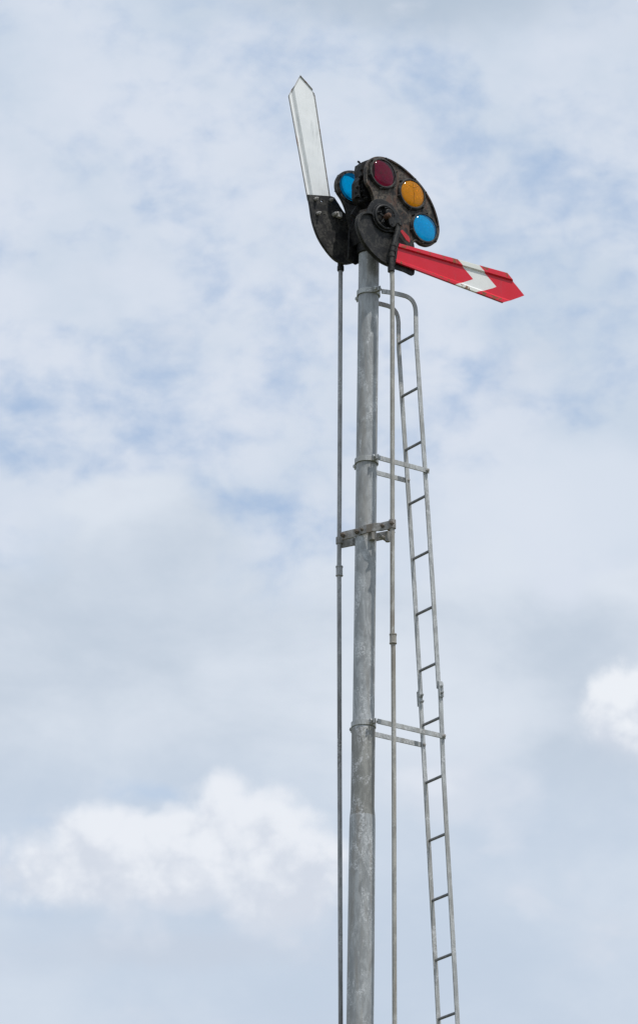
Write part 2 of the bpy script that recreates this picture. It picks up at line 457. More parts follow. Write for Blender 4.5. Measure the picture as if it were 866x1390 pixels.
# the back of the far plate shows a flange round its lens
bm = bmesh.new(); cc = turn(blu_c)
prism(bm, circle3(Vector((cc.x, 0, cc.z)), RL + .018, 48), [circle3(Vector((cc.x, 0, cc.z)), RL + .0022, 48)], yfs - .011, yfs - .0072)
for k in range(12):
    a = k * math.pi / 6; hexnut(bm, Vector((cc.x + (RL + .010) * math.cos(a), yfs - .011, cc.z + (RL + .010) * math.sin(a))), .004, .005, sl=.003)
obj('lens_flange', bm, 'rim', pl_f)

# ---- near arm casting (kidney) with its hub
WA = .150
kid = catmull([c2(*p, WA) for p in ((290, 390), (312, 352), (350, 338), (395, 348), (440, 380), (478, 430), (500, 490), (520, 545), (560, 600), (585, 640), (584, 740),
              (583, 834), (520, 812), (430, 782), (360, 748), (298, 690), (248, 625), (216, 555), (205, 495), (216, 450), (248, 424), (280, 420))], 4)
ya = L(520, 300, WA).y
bm = bmesh.new()
prism(bm, kid, [], ya - .004, ya + .008)
k2 = catmull([c2(*p, WA) for p in ((300, 430), (330, 470), (370, 520), (420, 545), (460, 560), (470, 640), (455, 760), (430, 780), (360, 746), (298, 688), (249, 623), (218, 554), (207, 495), (218, 452), (248, 427))], 4)
prism(bm, inset(k2, .0008), [inset(k2, .012)], ya - .018, ya - .0042)
arm_n = obj('semaphore_arm', bm, 'cast', sig, bevel=.003)
arm_n['label'] = 'lowered arm with red blade'
# hub wheel
yc = ya - .02
hub = Vector((PN.x, 0, PN.z))
hub = c2(408, 452, WA + .03); hub.y = yc
bm = bmesh.new()
sweep(bm, circle3(hub, .066, 40), circ(.0075, 10), closed=True, side=Vector((0, 1, 0)))
prism(bm, circle3(hub, .082, 40), [circle3(hub, .0645, 40)], yc + .004, ya - .0045)
for k in range(5):
    a = R(20 + 72 * k); d = Vector((math.cos(a), 0, math.sin(a)))
    sweep(bm, [hub + d * .015, hub + d * .066], rect(.012, .008), side=Vector((0, 1, 0)))
    hexnut(bm, hub + d * .048 + Vector((0, -.002, 0)), .0075, .008)
el = [Vector((hub.x + .034 + .026 * math.cos(t) , yc, hub.z - .014 + .040 * math.sin(t))) for t in [2 * math.pi * i / 28 for i in range(28)]]
prism(bm, el, [], yc - .016, yc - .001)
obj('hub_wheel', bm, 'cast', arm_n, bevel=.0015, smooth=True)
bm = bmesh.new(); rod(bm, hub + Vector((0, .01, 0)), hub + Vector((0, -.034, 0)), .015, n=20); rod(bm, hub + Vector((0, -.03, 0)), hub + Vector((0, -.042, 0)), .009, n=14)
obj('pivot_pin', bm, 'rust', arm_n, bevel=.002)

# ---- near blade
def blade(name, top, bot, tip, cuts, y, f, mats, parent, lipv=(.10, .90), lipd=.012, end_left=None):
    """pressed steel blade: top/bottom edge lines in plane, optional chevron cuts; f = side the lips stand towards"""
    (t0, t1), (b0, b1) = top, bot
    ax = (t1 - t0).normalized(); az = Vector((-ax.z, 0, ax.x))
    if (t0 - b0).dot(az) < 0: az = -az
    def ab(p): d = p - t0; return d.dot(ax), d.dot(az)
    def line(p, q):
        (x0, z0), (x1, z1) = ab(p), ab(q); return lambda x: z0 + (z1 - z0) * (x - x0) / (x1 - x0)
    zt, zb = line(t0, t1), line(b0, b1)
    def vof(p): x, zz = ab(p); return (zt(x) - zz) / (zt(x) - zb(x))
    def poly(P):        # x as a function of v along a poly-line across the blade
        Q = sorted((vof(p), ab(p)[0]) for p in P)
        def fn(v):
            if v <= Q[0][0]: i = 0
            else:
                i = 0
                while i < len(Q) - 2 and v > Q[i + 1][0]: i += 1
            (v0, x0), (v1, x1) = Q[i], Q[i + 1]
            return x0 + (x1 - x0) * (v - v0) / (v1 - v0)
        return fn
    cols = [poly(end_left or (t0, b0))] + [poly(c_) for c_ in cuts] + [poly((t1, tip, b1))]
    vt = vof(tip)
    vs = [0, .018, lipv[0], lipv[0] + .035, .3, vt if cuts == [] else vof(cuts[0][1]), vt, .62, lipv[1] - .075, lipv[1], .982, 1]
    vs = sorted(set(round(max(0, min(1, q)), 4) for q in vs))
    def off(v):
        if v <= lipv[0] or v >= lipv[1]: return lipd
        if v <= lipv[0] + .0352 - .0002 or v >= lipv[1] - .075: return 0 if (v > lipv[0] + .01 and v < lipv[1] - .01) else lipd
        return 0
    bm = bmesh.new(); grid = []
    for v in vs:
        row = []
        xs = [c_(v) for c_ in cols]
        full = [xs[0]]; m_ = []
        for i in range(len(xs) - 1):
            nseg = 14 if i == 0 else 3
            for k in range(1, nseg + 1):
                full.append(xs[i] + (xs[i + 1] - xs[i]) * k / nseg); m_.append(i)
        for x in full:
            zz = zt(x) + (zb(x) - zt(x)) * v
            p = t0 + ax * x + az * zz
            row.append(bm.verts.new((p.x, y + f * off(v), p.z)))
        grid.append(row)
    for i in range(len(vs) - 1):
        mid = (vs[i] + vs[i + 1]) / 2
        for j in range(len(m_)):
            fc = bm.faces.new((grid[i][j], grid[i][j + 1], grid[i + 1][j + 1], grid[i + 1][j]))
            edge = mid < lipv[0] or mid > lipv[1]
            fc.material_index = (2 if m_[j] == 1 else 0) + (1 if edge else 0)
    # folded-over outer flanges
    for row in (grid[0], grid[-1]):
        r2 = [bm.verts.new(v.co + Vector((0, -f * (.012 if cuts else .007), 0))) for v in row]
        for j in range(len(row) - 1):
            fc = bm.faces.new((row[j], row[j + 1], r2[j + 1], r2[j])); fc.material_index = 2 if not cuts else 1 + (2 if m_[j] == 1 else 0)
    if not cuts:                                   # turned edge round the point
        r1 = [row[-1] for row in grid]
        r2 = [bm.verts.new((v.co.x + ax.x * .005, v.co.y - f * .007, v.co.z + ax.z * .005)) for v in r1]
        for j in range(len(r1) - 1):
            fc = bm.faces.new((r1[j], r1[j + 1], r2[j + 1], r2[j])); fc.material_index = 2
    o = obj(name, bm, mats, parent)
    md = o.modifiers.new('sheet', 'SOLIDIFY'); md.thickness = .0025; md.offset = 0
    return o
WB = .163; yb = L(600, 350, WB).y
def q3(x, y): return c3(x, y, WB)
bl = blade('blade', (q3(158, 124), q3(735, 282)), (q3(140, 221), q3(714, 438)), q3(831, 398),
      [(q3(472, 211), q3(558, 311), q3(453, 343)), (q3(585, 241), q3(683, 353), q3(570, 383))], yb, -1,
      ['red', 'rededge', 'white', 'whiteedge'], arm_n, lipv=(.155, .895), lipd=.0105)
bl['label'] = 'red blade with a white chevron'
bm = bmesh.new()
for p in ((200, 165), (215, 225), (290, 190), (300, 250)):
    pass
a, b_ = c2(472, 640, WA + .004), c2(590, 770, WA + .004)
# crank link, pointer and its rusty nut
bm = bmesh.new(); prism(bm, [c2(*p, .17) for p in ((492, 548), (505, 540), (548, 585), (556, 602), (554, 624), (530, 606))], [], ya - .026, ya - .022)
obj('pointer', bm, 'pointer', arm_n)
bm = bmesh.new(); nn = c2(480, 523, .17); rod(bm, Vector((nn.x, ya - .006, nn.z)), Vector((nn.x, ya - .036, nn.z)), .017, n=18); rod(bm, Vector((nn.x, ya - .034, nn.z)), Vector((nn.x, ya - .046, nn.z)), .009, n=6)
obj('link_pin', bm, 'rust', arm_n, bevel=.002)

# ---- far arm casting and white blade (back view)
WFA = -.150; yfa = L(450, 300, WFA).y
def f1(x, y): return c1(x, y, WFA)
far = [f1(178, 836), f1(332, 847), f1(352, 856)] + catopen([f1(*p) for p in ((372, 885), (402, 935), (430, 966), (462, 974), (500, 960), (540, 955))], 4)[1:] + \
      [f1(600, 980), f1(600, 1200)] + catopen([f1(*p) for p in ((540, 1250), (500, 1273), (440, 1290), (395, 1284), (345, 1255), (290, 1190), (242, 1110), (208, 1010), (190, 900))], 4)
bm = bmesh.new()
holes = [circle3(f1(270, 879), .007, 12), circle3(f1(287, 968), .005, 12)]
prism(bm, far, holes, yfa - .005, yfa + .007)
rim = catopen([f1(*p) for p in ((500, 1271), (440, 1287), (397, 1281), (347, 1252), (293, 1188), (245, 1108), (211, 1009), (193, 900), (182, 840))], 4)
sweep(bm, [p + Vector((0, yfa - p.y - .008, 0)) for p in rim], rect(.006, .0055), side=Vector((0, 1, 0)))
arm_f = obj('semaphore_arm', bm, 'castfar', sig, bevel=.002)
arm_f['label'] = 'raised arm with white blade seen from behind'
for p, r, h in (((225, 868), .009, .016), ((325, 873), .010, .014), ((240, 962), .0095, .018), ((345, 970), .012, .030)):
    q = f1(*p); q.y = yfa - .0052; bm = bmesh.new(); hexnut(bm, q, r, h, sl=.012)
    if r < .012: obj('bolt', bm, 'bolt', arm_f)
q = f1(352, 972); q.y = yfa - .03
box(bm, q + Vector((.012, 0, -.004)), .026, .02, .03)
obj('bolt', bm, 'bolt', arm_f)
yfb = yfa + .012
def f2(x, y): p = c1(x, y, -.165); return p
top = (f2(333, 870), f2(229, 183)); bot = (f2(186, 870), f2(62, 190))
w_ = blade('blade', top, bot, f2(127, 67), [], yfb, 1, ['whiteback', 'whitebackedge', 'wornedge'], arm_f, lipv=(.07, .86), lipd=.013)
w_['label'] = 'plain white back of the raised blade'

# ---- pull rods
def pullrod(name, pts, w, r, mat, coupl, cmat, cr, top=None, lab=None):
    P = [L(px, py, w) for px, py in pts]
    d = (P[-1] - P[-2]) / (P[-1].z - P[-2].z)
    P.append(P[-1] + d * (.25 - P[-1].z))
    bm = bmesh.new(); sweep(bm, P, circ(r, 18), side=Vector((0, 1, 0)))
    o = obj(name, bm, mat, sig, smooth=True); o['label'] = lab
    for (y0, y1), cpx in coupl:
        bm = bmesh.new(); a, b2 = L(cpx, y0, w), L(cpx, y1, w)
        rod(bm, a, b2, cr, n=20); rod(bm, a + Vector((0, 0, .002)), a - Vector((0, 0, .006)), cr * 1.12, n=20); rod(bm, b2, b2 + Vector((0, 0, .006)), cr * 1.12, n=20)
        obj('coupling', bm, cmat, o, bevel=.0015, smooth=True)
    return o
WR = .185
rn = pullrod('pull_rod', ((530.9, 350), (532.4, 380), (532.5, 560), (532.5, 860), (533.7, 880), (534.5, 1050), (535.2, 1300)), WR, .0122, 'rodn', [((861, 874), 533.4)], 'rodn', .0175, lab='tan weathered pull rod')
rf = pullrod('pull_rod', ((462.6, 340), (462.2, 380), (461.4, 560), (460.3, 770), (460.4, 800), (461, 1050), (462, 1300)), -.185, .0120, 'rodf', [((769, 782), 460.6)], 'rodf', .0175, lab='dark grey pull rod')
bm = bmesh.new()
P = catopen([L(*p, WR) for p in ((540.5, 306), (538, 318), (534, 331), (531.3, 346), (530.8, 366))], 5)
sweep(bm, P, circ(.015, 14), side=Vector((0, 1, 0)))
for a, b_, r in (((530.8, 363), (530.8, 369), .019), ((531.2, 346), (531.2, 349), .0185), ((532, 339), (532, 342), .018), ((533.5, 332), (533.5, 335), .018)):
    rod(bm, L(*a, WR), L(*b_, WR), r, n=16)
e = L(541, 305, WR); rod(bm, Vector((e.x, e.y - .02, e.z)), Vector((e.x, ya, e.z)), .012, n=14)
obj('rod_fork', bm, 'cast', rn, bevel=.001, smooth=True)
bm = bmesh.new(); rod(bm, L(462.4, 330, -.185), L(462.3, 368, -.185), .0165, n=16); rod(bm, L(462.3, 362, -.185), L(462.3, 367, -.185), .019, n=16)
e = L(462.5, 335, -.185); rod(bm, Vector((e.x, e.y + .01, e.z)), Vector((e.x, yfa, e.z)), .012, n=12)
obj('rod_fork', bm, 'cast', rf, smooth=True)

# ---- rod guide clamped round the mast
def mastpt(px, py, d0, off):     # vertical plane through the mast axis near the guide, turned and shifted
    nrm = Vector((-d0.y, d0.x, 0))
    p0 = axis(z(718)) + nrm * off
    return loc(hit(px, py, p0, nrm))
du = (U * 31.7 + N * 79).normalized()          # bearing of the guide bars
up = Vector((-du.y, du.x, 0))
sgn = 1 if (up.dot(FWD) > 0) else -1
lf = lambda px, py, off: mastpt(px, py, du, off * sgn)
dl = ROT @ du; ul = ROT @ up * sgn
bm = bmesh.new()
cz = AXL(z(718))
def bar(bm, a, b_, off0, off1, th, hgt, zoff=0):
    """flat bar from a to b with a joggle round the mast"""
    L0 = a.lerp(b_, .0); pts = []
    for t, o in ((0, off0), (.30, off0), (.40, off1), (.64, off1), (.74, off0), (1, off0)):
        p = a.lerp(b_, t) + ul * o; pts.append(p)
    sweep(bm, pts, rect(hgt, th), side=None) if False else None
    rings = []
    for p in pts:
        rings.append([bm.verts.new(p + ul * (th / 2 * i) + Vector((0, 0, hgt / 2 * k))) for i, k in ((-1, -1), (1, -1), (1, 1), (-1, 1))])
    for i in range(len(rings) - 1):
        for j in range(4): bm.faces.new((rings[i][j], rings[i][(j + 1) % 4], rings[i + 1][(j + 1) % 4], rings[i + 1][j]))
    bm.faces.new(rings[0]); bm.faces.new(rings[-1][::-1])
a0, b0 = lf(464.5, 727, -.048), lf(536, 711.5, -.048)
zm = (a0.z + b0.z) / 2; a0.z = zm; b0.z = zm
bar(bm, a0, b0, 0, -.016, .010, .046)
guide = obj('rod_guide', bm, 'guide', sig, bevel=.0015)
bm = bmesh.new()
a1, b1 = lf(459, 738, .03), lf(528, 723, .05)
zm2 = zm - .008; a1.z = b1.z = zm2
bar(bm, a1, b1, 0, .03, .010, .044)
# clamp block pieces and spacer lugs under the front bar
q = lf(505, 730, -.03); box(bm, Vector((q.x, q.y, zm - .03)), .03, .03, .05)
obj('back_bar', bm, 'guide', guide, bevel=.0015)
for t, r, h in ((.035, .012, .018), (.30, .013, .014), (.78, .010, .012), (.965, .012, .016), (.42, .008, .008)):
    p = a0.lerp(b0, t) - ul * (.005 + (.016 if .38 < t < .66 else 0)); bm = bmesh.new(); hexnut(bm, p, r, h, -ul, sl=.010)
    if t in (.30, .78): rod(bm, p, p + ul * .11, .007, n=10)
    obj('bolt', bm, 'gbolt', guide)
bm = bmesh.new()
q = lf(526, 730, -.01); rod(bm, Vector((q.x, q.y, zm - .02)), Vector((q.x, q.y, zm - .075)), .013, n=12)
q = lf(518, 733, -.0); rod(bm, Vector((q.x, q.y, zm - .035)) - ul * .03, Vector((q.x, q.y, zm - .035)) + ul * .05, .011, n=12)
obj('clamp_screw', bm, 'guide', guide, bevel=.0015)
bm = bmesh.new()
p = L(532.5, 712, WR); rod(bm, Vector((p.x, p.y, zm - .024)), Vector((p.x, p.y, zm + .024)), .0185, n=20)
obj('rod_eye', bm, 'guide', guide, smooth=True)
bm = bmesh.new(); p = L(460.6, 734, -.185); rod(bm, p - Vector((0, 0, .018)), p + Vector((0, 0, .018)), .0185, n=20); box(bm, p + Vector((.03, -.01, 0)), .05, .012, .03)
obj('rod_eye', bm, 'guide', guide, smooth=True)

# ---- ladder
lb = AXL(0)
WL = .080
near_rail = [(517.9, 395.4), (529.4, 397), (543.9, 400.1), (553.3, 403.2), (559.5, 408.4), (563, 415.7), (564.2, 424), (564.8, 460), (571.4, 560), (579.6, 680), (587.4, 800), (595.4, 935)]
low_rail = [(595.6, 925), (601.7, 1050), (609, 1180), (616, 1300)]
def mirror(p): c_ = AXL(p.z); return Vector((p.x, 2 * AXL(z(700)).y - p.y, p.z))
def wp(px, py, w): return L(px, py, w)
# ladder rails keep to vertical planes WL in front of and behind the mast
REF = axis(z(700))
def LL(px, py, w): return L(px, py, w, ref=REF)
up_pts = [LL(*p, WL) for p in near_rail]
up_pts = catopen(up_pts[:7], 5) + up_pts[7:]
lo_pts = [LL(*p, WL) for p in low_rail]
d = (lo_pts[-1] - lo_pts[0]) / (lo_pts[-1].z - lo_pts[0].z)
lo_pts.append(lo_pts[-1] + d * (0.0 - lo_pts[-1].z))
foot = (lo_pts[-1] + mirror(lo_pts[-1])) / 2
lad.location = BASE + ROT.inverted() @ foot
lad.location.z = 0
OFF = Vector((foot.x, foot.y, 0))
def lo(name, bm, mats, parent=None, **k):
    for v in bm.verts: v.co -= OFF
    return obj(name, bm, mats, parent or lad, **k)
BAR = rect(.0255, .008)
for s in (1, -1):
    bm = bmesh.new()
    A = up_pts if s > 0 else [mirror(p) for p in up_pts]
    B = lo_pts if s > 0 else [mirror(p) for p in lo_pts]
    B = [p + Vector((0, (-.0085 if s > 0 else .0085), 0)) if i == 0 else p for i, p in enumerate(B)]
    sweep(bm, A, BAR, side=Vector((0, 1, 0)))
    rail = lo('side_rail', bm, 'steel', bevel=.0012)
    bm = bmesh.new()
    sweep(bm, B, BAR, side=Vector((0, 1, 0)))
    lo('side_rail', bm, 'steel', bevel=.0012)
    bm = bmesh.new()
    ys_, yq = LL(595.4, 927, WL), LL(596.5, 947, WL)
    if s < 0: ys_, yq = mirror(ys_), mirror(yq)
    o_ = Vector((0, -s * .016, 0))
    sweep(bm, [ys_ + o_, yq + o_], rect(.027, .007), side=Vector((0, 1, 0)))
    for t in (.28, .72): hexnut(bm, ys_.lerp(yq, t) + (o_ * 1.2 if s > 0 else Vector((0, -.004, 0))), .008, .010, Vector((0, -1, 0)) , sl=.006)
    lo('splice_plate', bm, 'steel')
# rungs
rz = [(563.8, 453), (568.5, 525.4), (573.6, 598.4), (578.6, 672.2), (583.9, 747), (588.8, 822.6), (593.3, 899.3), (598, 973.2), (601.9, 1051.8), (606.3, 1130.8), (610.8, 1212.4), (615.5, 1293.7)]
rp = [LL(px - .3, py + .5, WL - .004) for px, py in rz]
sp = (rp[0].z - rp[-1].z) / (len(rp) - 1)
print('rung spacing', sp, 'top z', AX_T.z, 'pivot', PN, PF)
k = 1
while rp[-1].z - sp > .2:
    zz = rp[-1].z - sp; rp.append(Vector((lo_pts[0].x + d.x * (zz - lo_pts[0].z), rp[0].y, zz)))
for p in rp:
    bm = bmesh.new(); sweep(bm, [p, mirror(p)], [(x * 1.0, y * .8) for x, y in circ(.0082, 10)], side=Vector((1, 0, 0)))
    lo('rung', bm, 'under', smooth=True)
# stays
def stay(px0, py0, px1, py1, s):
    a, b2 = LL(px0, py0, WL + .0085), LL(px1, py1, WL + .0085)
    zm_ = (a.z + b2.z) / 2; a.z = zm_; b2.z = zm_
    if s < 0: a, b2 = [mirror(p) for p in (a, b2)]; a.z = b2.z = zm_ + STZ
    a.x = AXL(zm_).x + .018
    bm = bmesh.new(); sweep(bm, [a, b2 + Vector((.012, 0, 0))], rect(.027, .0065) if False else [(-.0033 * 0 - .0135, -.00325), (.0135, -.00325), (.0135, .00325), (-.0135, .00325)], side=Vector((0, 1, 0)))
    o = lo('stay_bar', bm, 'steel', bevel=.001)
    bm = bmesh.new(); hexnut(bm, b2 + Vector((-.002, -.0033 if s > 0 else -.0033, 0)), .0095, .010, Vector((0, -1, 0)), sl=.006)
    for v in bm.verts: v.co -= OFF
    obj('bolt', bm, 'bolt', o)
    return zm_
def clamp(zc, hgt=.028):
    c_ = AXL(zc); rr = .0575 if zc > z(980) else .0590
    bm = bmesh.new(); n = 48; rings = []
    for r_, zz in ((rr, -hgt / 2), (rr + .006, -hgt / 2), (rr + .006, hgt / 2), (rr, hgt / 2)):
        rings.append([bm.verts.new(c_ + Vector((r_ * math.cos(2 * math.pi * k / n), r_ * math.sin(2 * math.pi * k / n), zz))) for k in range(n)])
    for i in range(4):
        for k in range(n): bm.faces.new((rings[i][k], rings[i][(k + 1) % n], rings[(i + 1) % 4][(k + 1) % n], rings[(i + 1) % 4][k]))
    for s in (-1, 1):
        for x in (-.006, .006):
            box(bm, c_ + Vector((x, s * (rr + .022), 0)), .0055, .042, hgt)
        a = c_ + Vector((-.022, s * (rr + .028), 0)); rod(bm, a, a + Vector((.046, 0, 0)), .0055, n=10)
        rod(bm, a, a + Vector((.009, 0, 0)), .011, n=6); rod(bm, a + Vector((.03, 0, 0)), a + Vector((.039, 0, 0)), .011, n=6)
    lo('mast_clamp', bm, 'steel', bevel=.0008)
STZ = 0
za = stay(513.8, 622.3, 579.6, 637.9, 1); stay(513.8, 622.3, 579.6, 637.9, -1); clamp(za)
zb_ = stay(511.6, 977.3, 601.7, 1000.9, 1); stay(511.6, 977.3, 601.7, 1000.9, -1); clamp(zb_)
clamp(up_pts[0].z)

# ------------------------------------------------------------------ camera
cam = bpy.data.cameras.new('camera'); co = bpy.data.objects.new('camera', cam); COL.objects.link(co)
co.location = CAM; co.rotation_euler = (R(90) + PITCH, 0, 0)
cam.sensor_fit = 'VERTICAL'; cam.sensor_height = 36; cam.lens = 36 * FPX / 1390
cam.shift_y = -45 / 1390; cam.clip_end = 10000; cam.clip_start = .1
S.camera = co

# ------------------------------------------------------------------ light
SUNEL = R(64); sd = (N + U * .14).normalized()
dirv = Vector((sd.x * math.cos(SUNEL), sd.y * math.cos(SUNEL), math.sin(SUNEL)))
sl = bpy.data.lights.new('sun', 'SUN'); sl.energy = 3.2; sl.angle = R(.9); sl.color = (1, .965, .91)
so = bpy.data.objects.new('sun', sl); COL.objects.link(so)
so.rotation_euler = dirv.to_track_quat('Z', 'Y').to_euler(); so.location = (0, 0, 40)

wd = bpy.data.worlds.new('World'); S.world = wd; wd.use_nodes = True
wd.cycles.sampling_method = 'MANUAL'; wd.cycles.sample_map_resolution = 256
nt = wd.node_tree; bg = nt.nodes['Background']; bg.inputs[1].default_value = .1
sky = nt.nodes.new('ShaderNodeTexSky'); sky.sky_type = 'NISHITA'; sky.sun_disc = False
sky.sun_elevation = SUNEL; sky.sun_rotation = math.atan2(sd.x, sd.y)
tc = nt.nodes.new('ShaderNodeTexCoord'); D = tc.outputs['Generated']
sep = nt.nodes.new('ShaderNodeSeparateXYZ'); nt.links.new(D, sep.inputs[0])
# sky bearings in degrees: azimuth from north (+y), elevation above the horizon
AZ = math_(nt, 'MULTIPLY', math_(nt, 'ARCTAN2', sep.outputs[0], sep.outputs[1]), 57.2958)
EL = math_(nt, 'MULTIPLY', math_(nt, 'ARCSINE', sep.outputs[2]), 57.2958)
PPD = FPX / 57.2958
def deg(px, py): return (px - CX) / PPD / math.cos(PITCH), 22 - (py - CY) / PPD
def dn(scale, detail=6, rough=.55, dist=0, st=(1, 1, 1), o=(0, 0, 0)):
    mp = nt.nodes.new('ShaderNodeMapping'); mp.inputs['Scale'].default_value = st; mp.inputs['Location'].default_value = o
    nt.links.new(D, mp.inputs[0]); return noise(nt, mp.outputs[0], scale, detail, rough, dist)
def blob(px, py, rx, ry, pw=1.0):          # soft elliptical patch on the sky, 1 in the middle
    a, e = deg(px, py)
    x = math_(nt, 'DIVIDE', math_(nt, 'SUBTRACT', AZ, a), rx / PPD / math.cos(PITCH))
    y = math_(nt, 'DIVIDE', math_(nt, 'SUBTRACT', EL, e), ry / PPD)
    r2 = math_(nt, 'ADD', math_(nt, 'MULTIPLY', x, x), math_(nt, 'MULTIPLY', y, y))
    return math_(nt, 'POWER', 2.71828, math_(nt, 'MULTIPLY', r2, -pw))
def addm(lst):
    r = None
    for f_, w_ in lst:
        t = math_(nt, 'MULTIPLY', f_, w_) if w_ != 1 else f_
        r = t if r is None else math_(nt, 'ADD', r, t)
    return r
K = 10.0                                    # the background runs at strength 0.1
def C(r, g, b_):
    def s(v): v /= 255; return (v / 12.92 if v < .04045 else ((v + .055) / 1.055) ** 2.4) * K
    return (s(r), s(g), s(b_))
def dvec(st=(1, 1, 1), o=(0, 0, 0), warp=0.0, wscale=30):
    mp = nt.nodes.new('ShaderNodeMapping'); mp.inputs['Scale'].default_value = st; mp.inputs['Location'].default_value = o
    nt.links.new(D, mp.inputs[0])
    if not warp: return mp.outputs[0]
    n_ = nt.nodes.new('ShaderNodeTexNoise'); n_.inputs['Scale'].default_value = wscale; n_.inputs['Detail'].default_value = 4
    nt.links.new(mp.outputs[0], n_.inputs['Vector'])
    v1 = nt.nodes.new('ShaderNodeVectorMath'); v1.operation = 'MULTIPLY_ADD'
    nt.links.new(n_.outputs[1], v1.inputs[0]); v1.inputs[1].default_value = (warp,) * 3; nt.links.new(mp.outputs[0], v1.inputs[2])
    return v1.outputs[0]
def puff(scale, vec):                       # rounded cauliflower lumps, 0..1
    r = None; a = 1; tot = 0
    for k in range(3):
        v_ = nt.nodes.new('ShaderNodeTexVoronoi'); v_.feature = 'F1'
        v_.inputs['Scale'].default_value = scale * 2.1 ** k; nt.links.new(vec, v_.inputs['Vector'])
        t = math_(nt, 'MULTIPLY', math_(nt, 'SUBTRACT', 1.0, v_.outputs[0]), a)
        r = t if r is None else math_(nt, 'ADD', r, t); tot += a; a *= .5
    return math_(nt, 'DIVIDE', r, tot)
YP = math_(nt, 'ADD', math_(nt, 'MULTIPLY', math_(nt, 'SUBTRACT', 22.0, EL), PPD), 650.0)   # elevation in even steps, counted downwards
def lin(v, a, b_): return math_(nt, 'DIVIDE', math_(nt, 'SUBTRACT', v, a), b_ - a)
# thin high layer: pale veil broken by soft blue gaps
v1 = dn(24, 6, .52, .2, (1, 1, 1.35)); v2 = dn(66, 5, .52, .3, (1, 1, 1.5), (3, 1, 2)); v3 = dn(170, 4, .5, .2, (1, 1, 1.3), (3, 7, 2))
veil = math_(nt, 'ADD', math_(nt, 'MULTIPLY', math_(nt, 'SUBTRACT', addm([(v1, .37), (v2, .43), (v3, .20)]), .5), 1.1), .51)
gaps = addm([(blob(160, 250, 170, 90), .045), (blob(45, 555, 50, 22), .14), (blob(285, 605, 80, 24), .10), (blob(200, 100, 110, 60), .05), (blob(310, 370, 110, 60), .05),
             (blob(10, 640, 45, 30), .10), (blob(615, 190, 45, 70), .06), (blob(640, 290, 40, 50), .04), (blob(330, 690, 60, 30), .12),
             (blob(380, 530, 50, 30), .07), (blob(650, 505, 45, 30), .07), (blob(610, 630, 50, 40), .05), (blob(230, 465, 50, 18), .09), (blob(800, 320, 40, 60), .03)])
thick = addm([(blob(740, 700, 260, 130), .15), (blob(100, 385, 160, 60), .07), (blob(90, 150, 110, 50), .04), (blob(280, 110, 100, 60), .04), (blob(760, 80, 90, 80), .07)])
vm = math_(nt, 'ADD', math_(nt, 'SUBTRACT', veil, gaps), thick)
veilm = step(nt, vm, .25, .57)
blue = mix(nt, .82, sky.outputs[0], C(174, 198, 230))
white = mix(nt, step(nt, dn(17, 5, .55, 0, (1, 1, 1.3), (7, 3, 1)), .38, .64), C(200, 213, 229), C(216, 224, 237))
col = mix(nt, veilm, blue, white)
m2 = step(nt, math_(nt, 'ADD', blob(540, -5, 270, 75), math_(nt, 'MULTIPLY', math_(nt, 'SUBTRACT', v1, .5), 1.4)), .15, 1.0)
col = mix(nt, math_(nt, 'MULTIPLY', m2, .85), col, C(180, 195, 212))
col = mix(nt, math_(nt, 'MULTIPLY', step(nt, math_(nt, 'ADD', blob(760, 690, 260, 100), math_(nt, 'MULTIPLY', math_(nt, 'SUBTRACT', v1, .5), 1.6)), .1, .9), .75), col, C(219, 227, 239))
# broad pale grey bank filling the lower half, its ragged top rising on the left
vecA = dvec((1, 1, 1.1), (1, 5, 2), .010, 45)
pA = puff(34, vecA)
gs = dn(15, 6, .55, .2, (1, 1, 1.5), (2, 8, 1)); gs2 = dn(40, 5, .55, .2, (1, 1, 1.6), (5, 8, 1))
edge = addm([(lin(YP, 712, 772), 1.0), (blob(215, 690, 135, 85), 2.3), (math_(nt, 'SUBTRACT', pA, .55), 2.6), (math_(nt, 'SUBTRACT', gs2, .5), 3.2)])
bank = step(nt, edge, .1, 1.3)
tone = addm([(gs, 1.1), (gs2, .45), (blob(240, 870, 220, 110), -.20), (blob(790, 880, 170, 70), -.10), (blob(830, 1040, 190, 70), -.28), (blob(390, 790, 120, 90), .16), (blob(740, 730, 230, 75), .45),
             (blob(640, 1010, 180, 60), .08), (blob(60, 990, 130, 40), .12), (blob(215, 670, 120, 50), .12)])
bcol = mix(nt, step(nt, tone, .46, 1.0), C(194, 206, 221), C(219, 227, 238))
bcol = mix(nt, math_(nt, 'MULTIPLY', step(nt, YP, 960, 1130), .7), bcol, mix(nt, step(nt, gs, .35, .65), C(196, 210, 228), C(208, 219, 233)))
col = mix(nt, bank, col, bcol)
# a little clear air low on the left and above the left cumulus
clr = step(nt, addm([(blob(25, 1180, 60, 50), 1), (blob(210, 1075, 80, 26), .8), (blob(60, 1240, 80, 20), .5), (math_(nt, 'SUBTRACT', v2, .5), 1.5)]), .3, 1.0)
col = mix(nt, math_(nt, 'MULTIPLY', clr, .75), col, C(184, 204, 229))
